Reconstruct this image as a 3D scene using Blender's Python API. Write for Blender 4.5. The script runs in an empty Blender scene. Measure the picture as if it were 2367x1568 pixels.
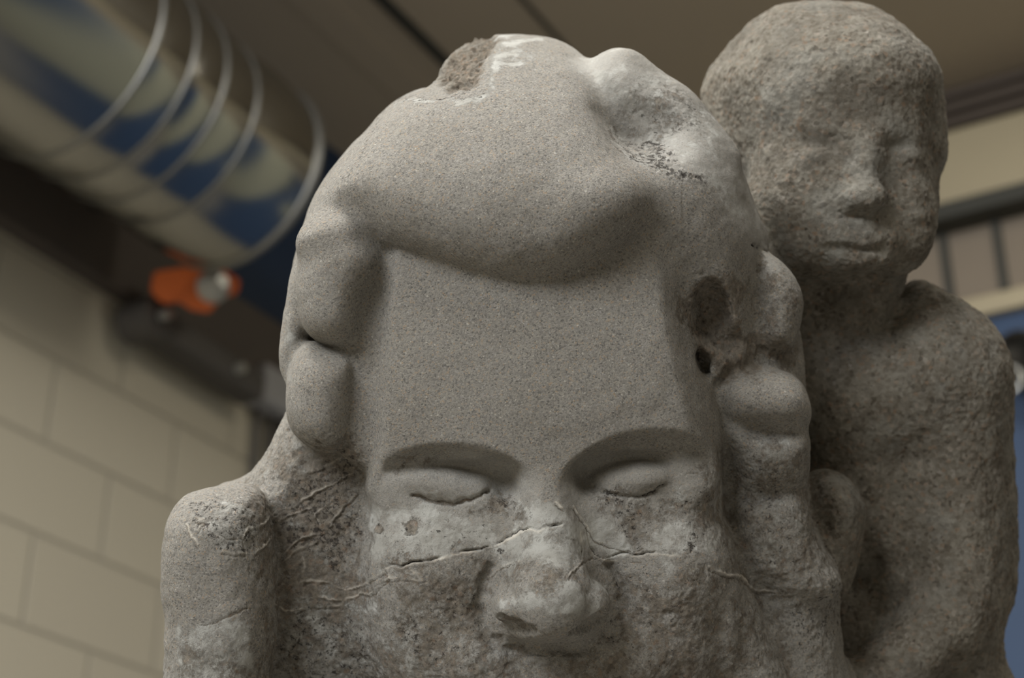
import bpy, bmesh, math, random
import numpy as np
from mathutils import Vector, Matrix

# ------------------------------------------------------------------ camera, world, light, exposure
C = bpy.data.collections.new('scene_content'); bpy.context.scene.collection.children.link(C)
sc = bpy.context.scene
PITCH = math.radians(26.6)
CAMZ = 1.2
FPX = 2367 * 60 / 36.0
cam_d = bpy.data.cameras.new('camera'); cam = bpy.data.objects.new('camera', cam_d); C.objects.link(cam)
cam_d.lens = 60; cam_d.sensor_width = 36; cam_d.clip_start = 0.05
cam.location = (0, 0, CAMZ); cam.rotation_euler = (math.pi/2 + PITCH, 0, 0)
cam_d.dof.use_dof = True; cam_d.dof.focus_distance = 0.985; cam_d.dof.aperture_fstop = 6.3
sc.camera = cam
sc.view_settings.view_transform = 'Standard'; sc.view_settings.look = 'None'
sc.view_settings.gamma = 1; sc.view_settings.use_curve_mapping = False
sc.view_settings.exposure = 0.12
w = bpy.data.worlds.new('world'); sc.world = w; w.use_nodes = True
w.node_tree.nodes['Background'].inputs[0].default_value = (0.75, 0.85, 1.0, 1)
w.node_tree.nodes['Background'].inputs[1].default_value = 0.3
sc.cycles.max_bounces = 6

def area(name, loc, target, sx, sy, power, col):
    l = bpy.data.lights.new(name, 'AREA'); l.shape = 'RECTANGLE'; l.size = sx; l.size_y = sy
    l.energy = power; l.color = col
    o = bpy.data.objects.new(name, l); C.objects.link(o); o.location = loc
    d = Vector(target) - Vector(loc); o.rotation_euler = d.to_track_quat('-Z', 'Y').to_euler()
    return o
# added area lights: assumed window (left, behind the camera) and ceiling lamps, neither modelled
area('assumed_window_light', (-2.3, -2.2, 3.3), (0, 1.2, 1.5), 2.6, 1.4, 172, (0.95, 0.97, 1.0))
area('assumed_ceiling_light', (-0.7, 0.35, 3.85), (-0.6, 0.5, 0), 2.0, 0.8, 98, (1.0, 0.98, 0.95))
area('assumed_ceiling_light', (1.9, 2.2, 3.85), (1.9, 2.3, 0), 2.0, 0.5, 40, (1.0, 0.93, 0.80))
area('assumed_ceiling_light', (1.6, -1.6, 3.85), (1.6, -1.5, 0), 2.4, 0.6, 36, (1.0, 0.93, 0.82))

# ------------------------------------------------------------------ helpers
def mat(name):
    m = bpy.data.materials.new(name); m.use_nodes = True
    nt = m.node_tree; b = nt.nodes['Principled BSDF']; return m, nt, b
def simple(name, col, rough=0.6, metal=0.0, var=0.12, scale=6, bump=0.0):
    m, nt, b = mat(name); N = nt.nodes; L = nt.links
    tc = N.new('ShaderNodeTexCoord'); n = N.new('ShaderNodeTexNoise'); n.inputs['Scale'].default_value = scale
    n.inputs['Detail'].default_value = 5; L.new(tc.outputs['Object'], n.inputs['Vector'])
    mx = N.new('ShaderNodeMix'); mx.data_type = 'RGBA'
    mx.inputs['A'].default_value = tuple(c*(1-var) for c in col) + (1,)
    mx.inputs['B'].default_value = tuple(min(1, c*(1+var)) for c in col) + (1,)
    L.new(n.outputs['Fac'], mx.inputs['Factor']); L.new(mx.outputs['Result'], b.inputs['Base Color'])
    b.inputs['Roughness'].default_value = rough; b.inputs['Metallic'].default_value = metal
    if bump:
        bp = N.new('ShaderNodeBump'); bp.inputs['Strength'].default_value = bump; bp.inputs['Distance'].default_value = 0.01
        L.new(n.outputs['Fac'], bp.inputs['Height']); L.new(bp.outputs['Normal'], b.inputs['Normal'])
    return m
def obj(name, bm, m, parent=None, smooth=False):
    me = bpy.data.meshes.new(name); bm.normal_update(); bm.to_mesh(me); bm.free()
    if smooth:
        for p in me.polygons: p.use_smooth = True
    o = bpy.data.objects.new(name, me); C.objects.link(o)
    if m: me.materials.append(m)
    if parent: o.parent = parent
    return o
def thing(name, label, cat, M=None, group=None):
    o = bpy.data.objects.new(name, None); C.objects.link(o); o.empty_display_size = .1
    if M is not None: o.matrix_world = M
    o['label'] = label; o['category'] = cat
    if group: o['group'] = group
    return o
def box(bm, x0, x1, y0, y1, z0, z1, bevel=0):
    r = bmesh.ops.create_cube(bm, size=1)
    bmesh.ops.scale(bm, vec=(x1-x0, y1-y0, z1-z0), verts=r['verts'])
    bmesh.ops.translate(bm, vec=((x0+x1)/2, (y0+y1)/2, (z0+z1)/2), verts=r['verts'])
    if bevel:
        es = list({e for v in r['verts'] for e in v.link_edges})
        bmesh.ops.bevel(bm, geom=es, offset=bevel, segments=3, affect='EDGES', profile=.5)
def lathe(bm, prof, n=48, axis='Y', loc=(0,0,0), ang0=0):
    # prof: list of (position along axis, radius); closed loops of verts bridged
    rings = []
    for (a, r) in prof:
        ring = []
        for k in range(n):
            t = 2*math.pi*k/n + ang0; c, s = math.cos(t)*r, math.sin(t)*r
            p = {'Y': (c, a, s), 'Z': (c, s, a), 'X': (a, c, s)}[axis]
            ring.append(bm.verts.new((p[0]+loc[0], p[1]+loc[1], p[2]+loc[2])))
        rings.append(ring)
    for i in range(len(rings)-1):
        for k in range(n):
            bm.faces.new((rings[i][k], rings[i][(k+1) % n], rings[i+1][(k+1) % n], rings[i+1][k]))
    return rings
def cap(bm, ring):
    bm.faces.new(ring)

# room frame: x' = across (away from the left wall), y' = along the left wall
TH = math.radians(29.7)
RM = Matrix.Rotation(-TH, 4, 'Z')          # local +Y -> direction along the wall
WX = -2.54; FY = 4.0; CZ = 3.92; BZ = 3.23  # wall plane x', far wall y', ceiling height, block height
def structure(name, bm, m):
    o = obj(name, bm, m); o.matrix_world = RM; o['kind'] = 'structure'; return o

# ------------------------------------------------------------------ setting
def block_material():
    m, nt, b = mat('painted_block'); N = nt.nodes; L = nt.links
    tc = N.new('ShaderNodeTexCoord'); sx = N.new('ShaderNodeSeparateXYZ'); L.new(tc.outputs['Object'], sx.inputs[0])
    cb = N.new('ShaderNodeCombineXYZ'); L.new(sx.outputs['Y'], cb.inputs['X']); L.new(sx.outputs['Z'], cb.inputs['Y'])
    br = N.new('ShaderNodeTexBrick'); L.new(cb.outputs[0], br.inputs['Vector'])
    br.inputs['Scale'].default_value = 1.0
    br.inputs['Brick Width'].default_value = 0.406; br.inputs['Row Height'].default_value = 0.203
    br.inputs['Mortar Size'].default_value = 0.006; br.inputs['Mortar Smooth'].default_value = 0.6
    br.inputs['Color1'].default_value = (0.46, 0.42, 0.325, 1); br.inputs['Color2'].default_value = (0.445, 0.405, 0.315, 1)
    br.inputs['Mortar'].default_value = (0.375, 0.34, 0.265, 1)
    L.new(br.outputs['Color'], b.inputs['Base Color']); b.inputs['Roughness'].default_value = 0.7
    bp = N.new('ShaderNodeBump'); bp.invert = True; bp.inputs['Strength'].default_value = 0.8; bp.inputs['Distance'].default_value = 0.006
    L.new(br.outputs['Fac'], bp.inputs['Height']); L.new(bp.outputs['Normal'], b.inputs['Normal'])
    return m
M_block = block_material()
M_navy = simple('blue_paint', (0.022, 0.052, 0.118), 0.6, var=.08)
M_brown = simple('brown_cladding', (0.385, 0.325, 0.245), 0.75, var=.06, scale=2)
M_cream = simple('cream_paint', (0.36, 0.31, 0.205), 0.5, var=.05)
M_dark = simple('dark_steel', (0.030, 0.028, 0.024), 0.6)
M_darkseam = simple('dark_seam', (0.035, 0.035, 0.028), 0.7)
M_floor = simple('concrete_floor', (0.26, 0.245, 0.22), 0.7, var=.2, scale=3)
XR, YB = 4.6, -4.2
bm = bmesh.new(); box(bm, WX-.2, WX, YB, FY, 0, BZ); structure('wall_left', bm, M_block)
bm = bmesh.new(); box(bm, WX-.2, WX+.01, YB, FY, BZ, CZ); structure('trim_1', bm, simple('shaded_navy_paint', (0.012, 0.028, 0.062), .6))  # blue wall band, its navy darkened for the duct's shade
bm = bmesh.new(); box(bm, WX-.1, WX+.045, YB, FY-.01, 3.06, BZ+.005, .004); structure('trim_12', bm, simple('duct_shade_brown', (0.085, 0.070, 0.058), .8))  # dark strip added to stand for the duct's shade on the wall
bm = bmesh.new(); box(bm, WX-.2, XR+.2, YB-.2, FY+.2, -.2, 0); structure('floor', bm, M_floor)
bm = bmesh.new(); box(bm, WX-.2, XR+.2, YB-.2, FY+.2, CZ, CZ+.2); structure('ceiling', bm, M_brown)
bm = bmesh.new(); box(bm, WX-.2, XR+.2, FY, FY+.2, 0, 3.215); structure('wall_far', bm, M_navy)
bm = bmesh.new(); box(bm, WX-.2, XR+.2, FY, FY+.2, 3.27, CZ)
structure('wall_far_upper', bm, simple('dark_brown_cladding', (0.20, 0.165, 0.125), .75, var=.06, scale=2))
bm = bmesh.new(); box(bm, WX, XR, FY-.03, FY+.2, 3.215, 3.27, .006); structure('trim_2', bm, M_cream)
bm = bmesh.new(); box(bm, WX-.2, XR+.2, YB-.2, YB, 0, CZ); structure('wall_back', bm, M_block)
bm = bmesh.new(); box(bm, XR, XR+.2, YB, FY, 0, .9); structure('wall_right_lower', bm, M_block)
bm = bmesh.new(); box(bm, XR, XR+.2, YB, FY, .9, 2.3); structure('wall_right', bm, M_navy)
bm = bmesh.new(); box(bm, XR, XR+.2, YB, FY, 2.3, 2.75); structure('wall_right_middle', bm, M_cream)
bm = bmesh.new(); box(bm, XR, XR+.2, YB, FY, 2.75, CZ); structure('wall_right_upper', bm, M_brown)
for k in range(5):                                   # brown roof joists running along the hall
    b = bmesh.new(); x = .9 + k*.75; box(b, x, x+.10, YB, FY, CZ-.16, CZ+.02, .004); structure('trim_%d' % (13+k), b, M_dark if k % 2 else M_cream)
# unseen grey-green panels added on the far wall to shape the duct's reflections
M_gg = simple('grey_green_paint', (0.27, 0.27, 0.21), .6)
bm = bmesh.new(); box(bm, WX+.4, -1.15, FY-.02, FY+.01, 2.35, 3.21, .004); structure('trim_20', bm, M_gg)
bm = bmesh.new(); box(bm, -.70, .9, FY-.02, FY+.01, 2.35, 3.21, .004); structure('trim_21', bm, M_gg)
bm = bmesh.new(); box(bm, -.70, .9, FY-.02, FY+.01, 0, 2.345, .004); structure('reflection_panel_1', bm, M_gg)
# seams and joists of the ceiling, parallel to the left wall
def px_dir(px, py):
    u, v = (px-1183.5)/FPX, (784-py)/FPX
    return Vector((u, math.cos(PITCH) - v*math.sin(PITCH), math.sin(PITCH) + v*math.cos(PITCH)))
def hit_z(px, py, z):
    d = px_dir(px, py); t = (z-CAMZ)/d.z; p = Vector((0, 0, CAMZ)) + d*t; return RM.inverted() @ p
def hit_y(px, py, y):
    d = RM.inverted() @ px_dir(px, py); t = y/d.y; return Vector((0, 0, CAMZ)) + d*t
def hit_x(px, py, x):
    d = RM.inverted() @ px_dir(px, py); t = x/d.x; return Vector((0, 0, CAMZ)) + d*t
def seam(i, px, py, wdt, dep, m):
    x = hit_z(px, py, CZ).x
    b = bmesh.new(); box(b, x-wdt/2, x+wdt/2, YB, FY, CZ-dep, CZ+.05); structure('trim_%d' % i, b, m)
seam(3, 955, 65, .030, .012, M_darkseam)
seam(4, 790, 65, .10, .006, M_brown)
seam(5, 1265, 60, .012, .006, M_darkseam)

def along_beam():                                    # cream crane beam at the far wall with dark flange
    t = thing('crane_beam', 'long cream painted steel beam with dark lower flange high on the far wall', 'beam', RM)
    b = bmesh.new(); box(b, WX+.05, XR-.01, FY-.06, FY-.001, 3.535, 3.765, .01); obj('web', b, M_cream, t)
    b = bmesh.new(); box(b, WX+.05, XR-.01, FY-.09, FY-.001, 3.485, 3.534, .006); obj('lower_flange', b, M_darkseam, t)
    for k, z in enumerate((3.80, 3.85, 3.90)):
        b = bmesh.new(); box(b, WX+.05, XR-.01, FY-.05+.01*k, FY-.001, z-.012, z+.012, .004)
        obj('conduit', b, simple('brown_conduit', (0.085, 0.065, 0.05), .6), t)
along_beam()
for px in (2185, 2312, 2440):                        # vertical seams of the brown cladding
    x = hit_y(px, 600, FY).x
    b = bmesh.new(); box(b, x-.010, x+.014, FY-.012, FY+.05, 3.27, 3.485, .003)
    structure('trim_%d' % (6 + (px-2185)//126), b, M_darkseam)

b = bmesh.new(); box(b, -.30, .42, .99, 1.42, 0, 1.43, .02)
o = obj('plinth', b, M_floor); o['kind'] = 'structure'          # the block the statue stands on, below the picture
# ------------------------------------------------------------------ ventilation duct
def duct():
    c = px_dir(548, 406); tt = 3.83
    P = RM.inverted() @ (Vector((0, 0, CAMZ)) + c*tt)
    R = 0.226
    T = thing('ventilation_duct', 'large shiny galvanised round air duct running along the block wall', 'duct', RM @ Matrix.Translation(P))
    m, nt, b = mat('galvanised_steel'); N = nt.nodes; L = nt.links
    b.inputs['Metallic'].default_value = 1; b.inputs['Base Color'].default_value = (0.40, 0.40, 0.38, 1)
    b.inputs['Roughness'].default_value = 0.17
    tc = N.new('ShaderNodeTexCoord'); n = N.new('ShaderNodeTexNoise'); n.inputs['Scale'].default_value = 5
    mp = N.new('ShaderNodeMapping'); mp.inputs['Scale'].default_value = (1, .3, 1)
    L.new(tc.outputs['Object'], mp.inputs[0]); L.new(mp.outputs[0], n.inputs['Vector'])
    bp = N.new('ShaderNodeBump'); bp.inputs['Strength'].default_value = .05; bp.inputs['Distance'].default_value = .02
    L.new(n.outputs['Fac'], bp.inputs['Height']); L.new(bp.outputs['Normal'], b.inputs['Normal'])
    M_ring = simple('dull_zinc', (0.24, 0.24, 0.225), .45, metal=.85)
    seams = [0.0, -0.22, -0.33, -0.43, -0.54, -1.6, -3.6]
    grow = [0, .0, .006, .008, .016, .03, .03]
    for i in range(len(seams)-1):
        y1, y0 = seams[i], seams[i+1]; r1, r0 = R+grow[i], R+grow[i+1]
        bb = bmesh.new(); K = 8
        bul = (.010, .004, .005, .004, .004, .004)[i]
        lathe(bb, [(y0+(y1-y0)*k/K, r0+(r1-r0)*k/K + bul*math.sin(math.pi*k/K)) for k in range(K+1)], 96)
        obj('duct_section', bb, m, T, True)
    for i, y in enumerate(seams[:-1]):
        r = R+grow[i]; h = .006 if i else .012
        bb = bmesh.new()
        lathe(bb, [(y-h, r-.002), (y-h*.7, r+h*.6), (y, r+h*.8), (y+h*.7, r+h*.6), (y+h, r-.004)], 96)
        obj('joint_ring' if i else 'end_collar', bb, M_ring, T, True)
    bb = bmesh.new(); rg = lathe(bb, [(-.02, R-.001), (-.02, .01)], 96)
    cap(bb, rg[1]); obj('end_cap', bb, M_dark, T)
    # steel straps fixing the duct to the wall
    for y in (-1.2, -2.9):
        bb = bmesh.new(); box(bb, WX-P.x, -R+.03, y-.02, y+.02, -.02, .02, .003); obj('wall_bracket', bb, M_dark, T)
    bb = bmesh.new(); box(bb, WX-P.x, -R+.02, -.10, -.07, -.03, .0, .003); obj('wall_bracket', bb, M_dark, T)
    return P, R
DP, DR = duct()

# ------------------------------------------------------------------ orange clamp, conduit, switch box
M_orange = simple('orange_paint', (0.62, 0.13, 0.018), .5, var=.1)
M_zinc = simple('zinc_metal', (0.40, 0.40, 0.37), .35, metal=.6)
M_grey = simple('grey_plastic', (0.36, 0.36, 0.37), .5)
M_dgrey = simple('dark_grey_metal', (0.075, 0.068, 0.06), .6)
def poly_prism(pts, y0, y1, bev):
    bm = bmesh.new(); vs = [bm.verts.new((x, y0, z)) for x, z in pts]; f = bm.faces.new(vs)
    r = bmesh.ops.extrude_face_region(bm, geom=[f]); vv = [v for v in r['geom'] if isinstance(v, bmesh.types.BMVert)]
    bmesh.ops.translate(bm, verts=vv, vec=(0, y1-y0, 0)); bmesh.ops.recalc_face_normals(bm, faces=bm.faces)
    bmesh.ops.bevel(bm, geom=list(bm.edges), offset=bev, segments=2, affect='EDGES'); return bm
def clamp():
    dep = 3.92; s = dep/FPX                          # one photo pixel at that distance, in metres
    o = Vector((0, 0, CAMZ)) + px_dir(450, 662)*dep
    M = Matrix.Translation(o) @ Matrix.Rotation(PITCH, 4, 'X') @ Matrix.Rotation(math.radians(10), 4, 'Z')
    T = thing('pipe_clamp', 'bright orange metal clamp with a silver bolt under the end of the duct', 'clamp', M)
    pts = [(-100,-12),(-92,32),(0,48),(50,60),(78,30),(104,14),(98,-16),(78,-22),(60,-28),(34,-62),(-8,-56),(-34,-36),(-70,-42),(-84,-30)]
    pts = [(x*s, z*s) for x, z in pts][::-1]
    obj('clamp_body', poly_prism(pts, -.03, .04, .004), M_orange, T)
    b = bmesh.new(); r = lathe(b, [(-.052, 24*s), (-.058, 30*s), (-.07, 33*s), (-.085, 31*s), (-.09, 20*s)], 6, 'Y', (42*s, 0, -2*s))
    cap(b, r[-1]); obj('bolt', b, M_zinc, T)
    b = bmesh.new(); lathe(b, [(-.028, 38*s), (-.045, 38*s), (-.052, 24*s)], 32, 'Y', (42*s, 0, -2*s)); obj('washer', b, M_zinc, T)
    b = bmesh.new(); box(b, -40*s, -20*s, .041, .20, -20*s, 6*s, .003); obj('hanger', b, M_dgrey, T)
clamp()
def wall_fittings():
    # a dark conduit box running down along the wall from the clamp
    a = hit_x(335, 742, WX+.07); e = hit_x(585, 905, WX+.07)
    d = e - a; L = d.length
    M = RM @ Matrix.Translation(a) @ d.to_track_quat('Y', 'Z').to_matrix().to_4x4()
    T = thing('wall_actuator', 'dark grey metal arm with rounded end fixed to the wall below the orange clamp', 'arm', M)
    b = bmesh.new(); box(b, -.04, .04, -.02, L, -.035, .035, .012); obj('arm_bar', b, M_dgrey, T)
    b = bmesh.new(); r = lathe(b, [(-.05, .03), (-.045, .05), (.045, .05), (.05, .03)], 32, 'X'); cap(b, r[0]); cap(b, r[-1])
    obj('end_disc', b, M_dgrey, T)
    b = bmesh.new(); r = lathe(b, [(.05, .014), (.075, .012)], 20, 'X'); cap(b, r[-1]); obj('bolt', b, M_zinc, T)
    b = bmesh.new(); r = lathe(b, [(.04, .014), (.06, .012)], 20, 'X', (0, L*.72, 0)); cap(b, r[-1]); obj('bolt', b, M_zinc, T)
    p = hit_x(597, 915, WX)
    T = thing('switch_box', 'small pale grey electrical box on the wall with two thin pipes below', 'box', RM @ Matrix.Translation(p))
    b = bmesh.new(); box(b, 0, .07, -.06, .07, -.05, .055, .008); obj('box_body', b, M_grey, T)
    for k, y in enumerate((-.02, .035)):
        b = bmesh.new(); lathe(b, [(-.30, .009), (-.05, .009)], 16, 'Z', (.02, y, 0)); obj('pipe', b, M_dgrey, T)
    b = bmesh.new(); box(b, 0, .06, .075, .26, -.12, .06, .006); obj('cover', b, M_dgrey, T)
wall_fittings()
def dark_fitting():
    p = hit_y(2388, 885, FY)
    T = thing('wall_lamp', 'dark round wall fitting with a pale rim on the blue wall at right edge', 'lamp', RM @ Matrix.Translation(p))
    b = bmesh.new(); r = lathe(b, [(-.14, .045), (-.13, .06), (0, .045)], 32, 'Y', (.0, 0, .03)); cap(b, r[0]); obj('lamp_head', b, M_dark, T, True)
    b = bmesh.new(); lathe(b, [(-.15, .030), (-.155, .035), (-.15, .04)], 24, 'Y', (-.03, 0, -.045)); obj('rim', b, M_zinc, T, True)
    b = bmesh.new(); box(b, -.012, .03, -.04, 0, -.65, .05, .004); obj('back_plate', b, M_dark, T)
dark_fitting()

# ------------------------------------------------------------------ the statue: a solid modelled as one field, units u = 25 mm
U = 0.025; DU = FPX/100.0        # one u = 100 px at the focal distance, DU = that distance in u
H = 0.05                          # voxel
GX0, GX1, GY0, GY1, GZ0, GZ1 = -9.4, 15.2, -2.9, 11.6, -12.6, 10.2
gx = np.arange(GX0, GX1, H, dtype=np.float32); gy = np.arange(GY0, GY1, H, dtype=np.float32); gz = np.arange(GZ0, GZ1, H, dtype=np.float32)
nx, ny, nz = len(gx), len(gy), len(gz)
F = np.full((nx, nz, ny), 9.0, np.float32)      # order: x, z, depth
LB = np.zeros((nx, nz, ny), np.int8)
HEAD, HAIR, ARM, FIG, DRAPE = 0, 1, 2, 3, 4

def W(px, py, y):
    f = (DU + y)/DU; return ((px-1183.5)/100*f, (784-py)/100*f)
def spline(pts, n=5):
    P = np.array(pts, float); N = len(P); out = []
    for i in range(N):
        p0, p1, p2, p3 = P[i-1], P[i], P[(i+1) % N], P[(i+2) % N]
        for k in range(n):
            t = k/n
            out.append(.5*((2*p1)+(-p0+p2)*t+(2*p0-5*p1+4*p2-p3)*t*t+(-p0+3*p1-3*p2+p3)*t**3))
    return np.array(out)
def poly_sdf(X, Z, P):
    d = np.full(X.shape, 1e9, np.float32); s = np.ones(X.shape, np.float32)
    N = len(P); j = N-1
    for i in range(N):
        ex, ez = P[j][0]-P[i][0], P[j][1]-P[i][1]
        wx, wz = X-P[i][0], Z-P[i][1]
        t = np.clip((wx*ex+wz*ez)/(ex*ex+ez*ez+1e-9), 0, 1)
        bx, bz = wx-ex*t, wz-ez*t
        d = np.minimum(d, bx*bx+bz*bz)
        c1 = Z >= P[i][1]; c2 = Z < P[j][1]; c3 = ex*wz > ez*wx
        fl = (c1 & c2 & c3) | (~c1 & ~c2 & ~c3)
        s[fl] *= -1; j = i
    return s*np.sqrt(d)                              # negative inside
def blend(sl, d, k, lab, sub=False):
    f = F[sl]
    if sub:
        d = -d; h = np.clip(.5 - .5*(f-d)/k, 0, 1); F[sl] = f*(1-h)+d*h + k*h*(1-h)
    else:
        h = np.clip(.5 + .5*(f-d)/k, 0, 1); l = LB[sl]; l[h > .5] = lab
        F[sl] = f*(1-h)+d*h - k*h*(1-h)
def sl_of(x0, x1, z0, z1, y0, y1):
    a = lambda v, g0, n: int(min(max((v-g0)/H, 0), n))
    return (slice(a(x0, GX0, nx), a(x1, GX0, nx)+1), slice(a(z0, GZ0, nz), a(z1, GZ0, nz)+1), slice(a(y0, GY0, ny), a(y1, GY0, ny)+1))
def pillow(lab, pts, yf, T, R, k=.25, tx=0, tz=0, kx=0, kz=0, c=None, ins=0.0, sub=False, zu=None):
    """solid with the given outline, front surface at depth yf, half thickness T, edge rounding R"""
    yc = yf + T
    S = spline(pts); y0_ = yf + min(.85*T, 3.0); P = np.array([W(a, b, y0_) for a, b in S])
    cc = W(c[0], c[1], yf) if c else P.mean(0)
    for _ in range(4):                               # points of the outline that lie further back are drawn larger there
        e_ = P - cc; uz = np.maximum(e_[:, 1] - zu, 0) if zu is not None else e_[:, 1]
        yl = y0_ + np.clip(tx*e_[:, 0] + tz*e_[:, 1] + kx*e_[:, 0]**2 + kz*uz**2, -1.5, 6)
        P = np.array([W(a, b, y) for (a, b), y in zip(S, yl)])
    m = k + .3
    x0, z0 = P.min(0)-m; x1, z1 = P.max(0)+m
    sl = sl_of(x0, x1, z0, z1, GY0, GY1)
    X, Z = np.meshgrid(gx[sl[0]], gz[sl[1]], indexing='ij')
    d2 = poly_sdf(X, Z, P) + ins
    q = R + d2
    for _ in range(2):                               # soften the ridge along the middle line
        for ax in (0, 1):
            nb = max(1, int(min(R, 1.3)*.22/H)); cs = np.cumsum(np.pad(q, [(nb+1, nb) if a == ax else (0, 0) for a in (0, 1)], mode='edge'), axis=ax)
            n_ = q.shape[ax]; q = ((np.take(cs, range(2*nb+1, 2*nb+1+n_), ax) - np.take(cs, range(0, n_), ax))/(2*nb+1)).astype(np.float32)
    q = np.where(q > 0, q, 0) if R > 0 else q
    dx, dz = X-cc[0], Z-cc[1]
    du = np.maximum(dz - (zu if zu is not None else -99), 0) if zu is not None else dz
    yy = yc + tx*dx + tz*dz + kx*dx*dx + kz*(du*du)
    ymin = float(yy[q < R*1.3].min()) - T - m; ymax = float(yy[q < R*1.3].max()) + T + m
    sl = sl_of(x0, x1, z0, z1, ymin, ymax)
    v = gy[sl[2]][None, None, :] - yy[:, :, None]
    qq = q[:, :, None]
    k0 = np.sqrt((qq/R)**2 + (v/T)**2) + 1e-4
    k1 = np.sqrt((qq/R**2)**2 + (v/T**2)**2) + 1e-4
    blend(sl, (k0*(k0-1)/k1).astype(np.float32), k, lab, sub)
def ell(lab, px, py, y, rx, rz, ry, rot=0, k=.25, sub=False, yaw=0):
    """ellipsoid; radii in u; rot turns it in the picture plane (degrees, counter-clockwise)"""
    cx, cz = W(px, py, y); r = max(rx, rz, ry)+k+.3
    sl = sl_of(cx-r, cx+r, cz-r, cz+r, y-r, y+r)
    X = gx[sl[0]][:, None, None]-cx; Z = gz[sl[1]][None, :, None]-cz; Y = gy[sl[2]][None, None, :]-y
    a = math.radians(rot); c, s = math.cos(a), math.sin(a)
    xr = X*c+Z*s; zr = -X*s+Z*c; yr = Y
    if yaw:
        b = math.radians(yaw); xr, yr = xr*math.cos(b)+Y*math.sin(b), -xr*math.sin(b)+Y*math.cos(b)
    k0 = np.sqrt((xr/rx)**2+(zr/rz)**2+(yr/ry)**2)+1e-4
    k1 = np.sqrt((xr/rx**2)**2+(zr/rz**2)**2+(yr/ry**2)**2)+1e-4
    blend(sl, (k0*(k0-1)/k1).astype(np.float32), k, lab, sub)
def cap3(lab, a, b, ra, rb, k=.2, sub=False):
    """tapered capsule between (px,py,y) points"""
    A = np.array([*W(a[0], a[1], a[2]), a[2]]); B = np.array([*W(b[0], b[1], b[2]), b[2]])
    r = max(ra, rb)+k+.2; lo = np.minimum(A, B)-r; hi = np.maximum(A, B)+r
    sl = sl_of(lo[0], hi[0], lo[1], hi[1], lo[2], hi[2])
    X = gx[sl[0]][:, None, None]-A[0]; Z = gz[sl[1]][None, :, None]-A[1]; Y = gy[sl[2]][None, None, :]-A[2]
    D = B-A; t = np.clip((X*D[0]+Z*D[1]+Y*D[2])/(D@D), 0, 1)
    d = np.sqrt((X-D[0]*t)**2+(Z-D[1]*t)**2+(Y-D[2]*t)**2)-(ra+(rb-ra)*t)
    blend(sl, d.astype(np.float32), k, lab, sub)

TORSO = DRAPE
# ---- masses behind everything
pillow(TORSO, [(1500,560),(1700,520),(1790,620),(1850,760),(1866,950),(1866,1150),(1930,1330),(1950,1500),(1960,1750),(1400,1750),(1350,1000)], 3.1, 2.6, 1.6)
pillow(TORSO, [(700,900),(655,960),(615,1040),(560,1108),(470,1140),(440,1300),(450,1750),(1000,1750),(1000,1000),(850,850)], 2.1, 2.6, 1.3, kz=.02)
# ---- rear figure
pillow(FIG, [(1850,700),(1940,735),(2050,715),(2120,640),(2180,672),(2250,712),(2295,760),(2328,840),(2342,960),(2345,1100),(2352,1250),(2345,1380),(2325,1440),(2322,1510),(2345,1580),(2370,1760),(1650,1760),(1700,1200),(1800,850)], 6.6, 2.4, 2.0, kx=.03)
ell(FIG, 2150, 880, 7.9, 2.0, 2.0, 2.0, 0, .8)             # shoulder
ell(FIG, 1990, 930, 7.7, 1.7, 1.7, 1.4, 0, .8)             # chest
cap3(FIG, (2200,850,7.9), (2190,1440,7.2), 1.3, 1.15, .6)  # upper arm
cap3(FIG, (2190,1400,6.8), (1990,1640,5.6), 1.05, .95, .6)  # forearm coming forward
cap3(FIG, (1850,600,8.6), (1820,900,8.2), 1.5, 1.4, .5)
cap3(FIG, (1960,700,8.0), (1990,640,7.8), 1.25, 1.2, .3)    # neck
ell(FIG, 2020, 1360, 5.8, .75, 1.2, 1.6, -8, .7, sub=True)  # hollow inside the arm
pillow(FIG, [(1628,230),(1640,165),(1680,105),(1735,48),(1790,12),(1870,0),(1960,2),(2030,22),(2095,68),(2150,130),(2172,190),(2184,260),(2190,330),(2184,385),(2165,430),(2166,500),(2142,565),(2108,618),(2050,648),(1980,656),(1900,648),(1850,618),(1790,580),(1730,480),(1670,380)], 4.9, 3.2, 2.6, .15, kx=.07, kz=.05, c=(1960,360))
ell(FIG, 1980, 190, 7.1, 2.2, 1.5, 2.15, 0, .6)            # brow and skull bulge
ell(FIG, 1880, 338, 4.75, .66, .20, .42, 4, .35, sub=True)   # eye sockets
ell(FIG, 2090, 338, 4.95, .45, .22, .42, -8, .35, sub=True)
ell(FIG, 1880, 360, 5.35, .45, .18, .34, 4, .3)
ell(FIG, 2090, 360, 5.55, .36, .18, .34, -6, .3)
cap3(FIG, (1992,310,5.15), (2003,450,4.75), .22, .38, .5)   # nose
ell(FIG, 2003, 458, 4.78, .52, .30, .42, 0, .3)
ell(FIG, 1860, 480, 6.2, 1.6, 1.4, 1.35, 0, .9)
ell(FIG, 1900, 560, 6.4, 1.5, 1.0, 1.30, 0, .8)
ell(FIG, 2060, 560, 6.5, .9, .9, 1.15, 0, .6)              # cheeks
ell(FIG, 2090, 480, 6.3, .7, 1.2, 1.0, 0, .8)
ell(FIG, 1980, 555, 5.35, 1.0, .55, .60, -2, .5)            # mouth region
ell(FIG, 1988, 600, 5.35, .75, .28, .50, 4, .35)
cap3(FIG, (1910,572,4.80), (2045,578,4.86), .06, .05, .20, sub=True)
ell(FIG, 1990, 496, 4.45, .5, .09, .40, 0, .15, sub=True)
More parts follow.
